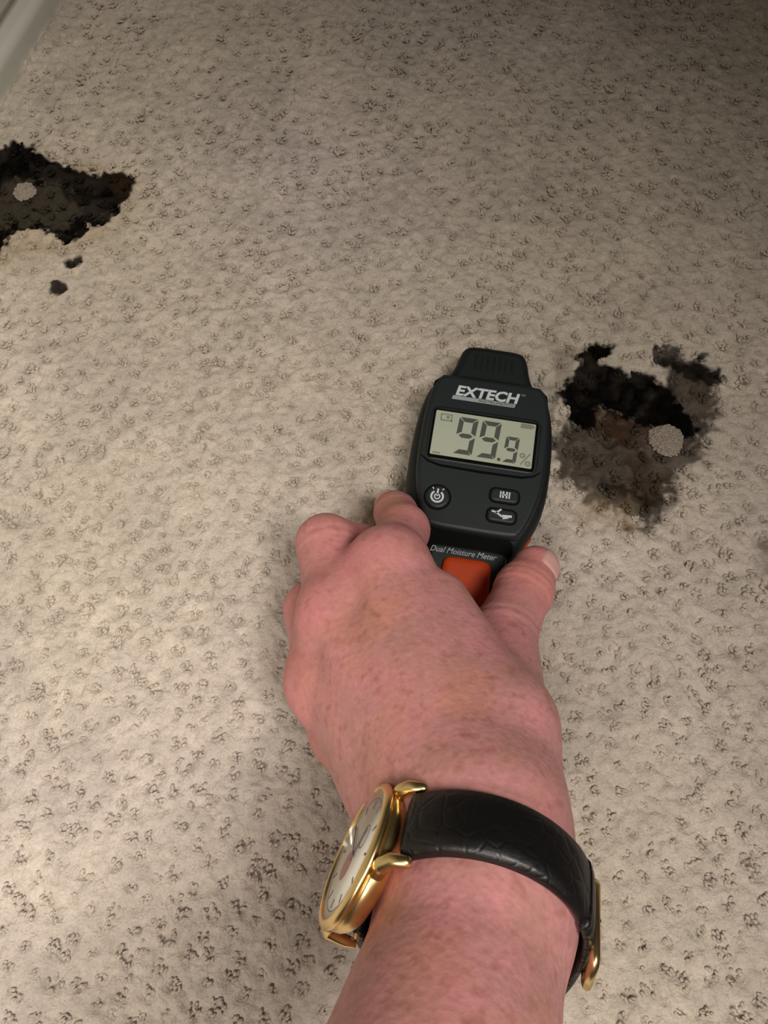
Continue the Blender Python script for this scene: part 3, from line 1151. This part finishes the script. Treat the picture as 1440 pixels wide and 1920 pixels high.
case = lathe('case', [(15.5, 0), (17.5, .4), (18.8, 1.6), (19.6, 3.2), (19.8, 5.0), (19.2, 6.2)], M_gold, watch)
lathe('bezel', [(19.2, 5.9), (20.2, 6.3), (20.6, 7.0), (20.3, 7.8), (19.6, 8.4), (18.6, 8.6), (18.1, 8.4), (18.0, 6.9)], M_gold, watch, cap=False)
dial = lathe('dial', [(18.4, 7.2), (18.4, 7.7)], M_dial, watch)
marks = []
for k in range(12):
    a = math.radians(30 * k)
    marks.append(bar(12.6 * math.cos(a), 12.6 * math.sin(a), 15.0 * math.cos(a), 15.0 * math.sin(a), 0.7))
for k, P in enumerate(marks):
    flat('hour_marker', [P], 7.82, M_mark, dial, 0.2)
flat('minute_track', ring(0, 0, 15.7, 16.0, n=60), 7.76, M_mark, dial, 0.1)
flat('subdial', ring(-4.6, -1.5, 0.0, 4.2, n=25)[:24], 7.78, M_red, dial, 0.1)
flat('subdial', ring(5.8, 2.0, 3.0, 3.4, n=25)[:24], 7.78, M_mark, dial, 0.1)
flat('hour_hand', [bar(-2, -1.2, 6.6, 4.2, 0.8)], 8.05, M_mark, dial, 0.2)
flat('minute_hand', [bar(1.0, -2.2, -5.6, 11.4, 0.6)], 8.3, M_mark, dial, 0.2)
lathe('crystal', [(18.1, 8.45), (15.5, 8.8), (12, 9.0), (6, 9.15), (0.6, 9.2)], M_glass, watch)


def tube(name, pts, radii, mat, parent, n=10, flatn=1.0):
    pts = [Vector(p) for p in pts]
    vs, fs = [], []
    up = Vector((0, 1, 0))
    for k, p in enumerate(pts):
        t = (pts[min(k + 1, len(pts) - 1)] - pts[max(k - 1, 0)]).normalized()
        s_ = t.cross(up)
        s_ = s_.normalized() if s_.length > 1e-6 else Vector((1, 0, 0))
        u_ = s_.cross(t).normalized()
        for a in np.linspace(0, 2 * math.pi, n, endpoint=False):
            vs.append(p + s_ * math.cos(a) * radii[k] * flatn + u_ * math.sin(a) * radii[k])
    for k in range(len(pts) - 1):
        fs += [(k * n + i, k * n + (i + 1) % n, (k + 1) * n + (i + 1) % n, (k + 1) * n + i) for i in range(n)]
    fs += [tuple(range(n - 1, -1, -1)), tuple(range((len(pts) - 1) * n, len(pts) * n))]
    return mesh_obj(name, vs, fs, mat, parent)


# strap: padded band following the skin from lug to lug
def ring_pt(phi, extra):
    d = WN * math.cos(phi) + WR * math.sin(phi)
    return R0 + d * (rho_at(phi) + extra), d


def strap_part(name, p0, p1, w0, w1, th0, th1, n=46, base=0.0006):
    vs, fs = [], []
    sec = [(-1, 0.15), (-0.97, 0.6), (-0.86, 0.85), (-0.5, 0.98), (0, 1.0), (0.5, 0.98), (0.86, 0.85), (0.97, 0.6), (1, 0.15), (0.96, 0.0), (0, 0.0), (-0.96, 0.0)]
    m = len(sec)
    for k in range(n):
        t = k / (n - 1)
        phi = p0 + (p1 - p0) * t
        w = (w0 + (w1 - w0) * t) / 2
        th = th0 + (th1 - th0) * t
        q, d = ring_pt(phi, base)
        for sx, sz in sec:
            vs.append(IW @ W(*(q + WA * sx * w + d * sz * th)))
    for k in range(n - 1):
        fs += [(k * m + i, k * m + (i + 1) % m, (k + 1) * m + (i + 1) % m, (k + 1) * m + i) for i in range(m)]
    fs += [tuple(range(m - 1, -1, -1)), tuple(range((n - 1) * m, n * m))]
    o = mesh_obj(name, vs, fs, mat=M_leather, parent=watch)
    bm = bmesh.new()
    bm.from_mesh(o.data)
    bmesh.ops.recalc_face_normals(bm, faces=bm.faces)
    bm.to_mesh(o.data)
    bm.free()
    return o


PH0 = math.radians(35)
PHB = math.radians(147)
PH1 = math.radians(360 - 35)
st1 = strap_part('strap', PH0, PHB + 0.25, 19.5 * K, 17 * K, 5.0 * K, 2.2 * K)
st2 = strap_part('strap', PHB, PH1, 16.5 * K, 19.5 * K, 2.4 * K, 4.2 * K, base=0.0004)
strap_part('strap_loop', PHB - 0.52, PHB - 0.38, 19.5 * K, 19.5 * K, 3.4 * K, 3.4 * K, n=5)
# stitching welt near the lugs: each lug is a curved horn
for sx in (1, -1):
    for sy in (1, -1):
        pe, de = ring_pt(sx * PH0 * 1.12, 0.0026)
        e = IW @ W(*pe)
        y = sy * 11.4 * K
        P = [(sx * 14.5 * K, sy * 11.8 * K, 4.2 * K), (sx * 18.5 * K, y, 4.4 * K), (sx * 21.5 * K, y, 3.2 * K), (0.35 * sx * 22.5 * K + 0.65 * e.x, y, 0.4 * 1.5 * K + 0.6 * e.z), (e.x, y, e.z - 0.6 * K)]
        tube('lug', P, [2.4 * K, 2.2 * K, 2.0 * K, 1.7 * K, 1.2 * K], M_gold, watch)
    pe, de = ring_pt(sx * PH0 * 1.06, 0.0022)
    e = IW @ W(*pe)
    tube('spring_bar', [(e.x, -11 * K, e.z), (e.x, 11 * K, e.z)], [0.8 * K, 0.8 * K], M_gold, watch)
# crown on the hand-side edge
cr = []
for yy, rr in ((19.0, 1.6), (20.0, 1.6), (20.2, 2.8), (22.8, 2.9), (23.3, 2.2)):
    cr.append([(rr * K * math.cos(a), yy * K, 4.4 * K + rr * K * math.sin(a)) for a in np.linspace(0, 2 * math.pi, 16, endpoint=False)])
mesh_obj('crown', sum(cr, []), [(k * 16 + i, k * 16 + (i + 1) % 16, (k + 1) * 16 + (i + 1) % 16, (k + 1) * 16 + i) for k in range(4) for i in range(16)] + [tuple(range(64, 80))], M_gold, watch)
# buckle: a rectangular gold frame on the inside of the wrist with its prong
corner = []
for dphi, sy in ((-0.17, -1), (-0.17, 1), (0.20, 1), (0.20, -1)):
    q, d = ring_pt(PHB + dphi, 0.0036)
    corner.append(IW @ W(*(q + WA * sy * 11.2 * K)))
path = []
for k in range(4):
    a, b = corner[k], corner[(k + 1) % 4]
    path += [a.lerp(b, t) for t in (0.06, 0.5, 0.94)]
path.append(path[0])


def closed_tube(name, pts, r, mat, parent, n=8):
    m = len(pts) - 1
    vs, fs = [], []
    c = sum((Vector(p) for p in pts[:m]), Vector()) / m
    nrm = (pts[3] - pts[0]).cross(pts[6] - pts[0]).normalized()
    for k in range(m):
        o = (pts[k] - c)
        t = (pts[(k + 1) % m] - pts[k - 1]).normalized()
        s_ = t.cross(nrm).normalized()
        for a in np.linspace(0, 2 * math.pi, n, endpoint=False):
            vs.append(pts[k] + s_ * math.cos(a) * r + nrm * math.sin(a) * r)
    for k in range(m):
        fs += [(k * n + i, k * n + (i + 1) % n, ((k + 1) % m) * n + (i + 1) % n, ((k + 1) % m) * n + i) for i in range(n)]
    return mesh_obj(name, vs, fs, mat, parent)


bk = closed_tube('buckle', path, 1.4 * K, M_gold, watch)
q0, d0 = ring_pt(PHB - 0.17, 0.0044)
q1, d1 = ring_pt(PHB + 0.20, 0.0044)
tube('prong', [IW @ W(*q0), IW @ W(*q1)], [0.8 * K, 0.7 * K], M_gold, bk)

# ------------------------------------------------------------------ pale round tufts left standing in the stains
def tuft(px, py, r, label):
    """a round plug of clean yarn: small loops packed over a low dome"""
    g = np.random.default_rng(int(px))
    x, y = FLOOR(px, py)
    vs, cs = [], []
    n = int(150 * (r / 0.009) ** 2)
    for k in range(n):
        t = math.sqrt((k + 0.5) / n)
        a = k * 2.39996 + g.normal(0, 0.15)
        rr = r * t * (1 + 0.05 * math.sin(3 * a + px))
        z = 0.0016 * (1 - t ** 2.5) - 0.0006 + g.normal(0, 0.00012)
        b = g.uniform(0, math.pi)
        L, R_ = g.uniform(0.0009, 0.0014), g.uniform(0.0007, 0.0010)
        M3 = np.array([[math.cos(b), -math.sin(b), 0], [math.sin(b), math.cos(b), 0], [0, 0, 1]])
        vs.append((lv * (L, R_, R_)) @ M3.T + (rr * math.cos(a), rr * math.sin(a), z))
        shade = g.uniform(0.9, 1.05)
        cs += [(0.43 * shade, 0.365 * shade, 0.30 * shade)] * len(lv)
    V_ = np.concatenate(vs)
    T_ = np.concatenate([ltri + k * len(lv) for k in range(n)]).tolist()
    b0_, nn, mr_ = len(V_), 40, 8                          # the felted body between the loops
    dome = [(0, 0, 0.0012)]
    for k in range(1, mr_ + 1):
        t = k / mr_
        dome += [(1.02 * r * t * (1 + 0.05 * math.sin(3 * a + px)) * math.cos(a), 1.02 * r * t * (1 + 0.05 * math.sin(3 * a + px)) * math.sin(a), 0.0018 * (1 - t ** 2.5) - 0.0006)
                 for a in np.linspace(0, 2 * math.pi, nn, endpoint=False)]
    for q in range(nn):
        T_.append((b0_, b0_ + 1 + q, b0_ + 1 + (q + 1) % nn))
        for k in range(mr_ - 1):
            u0, u1 = b0_ + 1 + k * nn, b0_ + 1 + (k + 1) * nn
            T_.append((u0 + q, u1 + q, u1 + (q + 1) % nn, u0 + (q + 1) % nn))
    V_ = np.concatenate([V_, np.array(dome)])
    cs += [(0.40, 0.34, 0.28)] * len(dome)
    o = mesh_obj('carpet_tuft', V_, T_, MC)
    set_col(o, np.array(cs))
    o.location = (x, y, 0.0)
    return tag(o, label, 'tuft', 'pale tufts in the stains')


tuft(1250, 824, 0.0086, 'round pale beige tuft in the black stain right of the meter')
tuft(46, 358, 0.0062, 'round pale beige tuft in the black stain at the left edge')
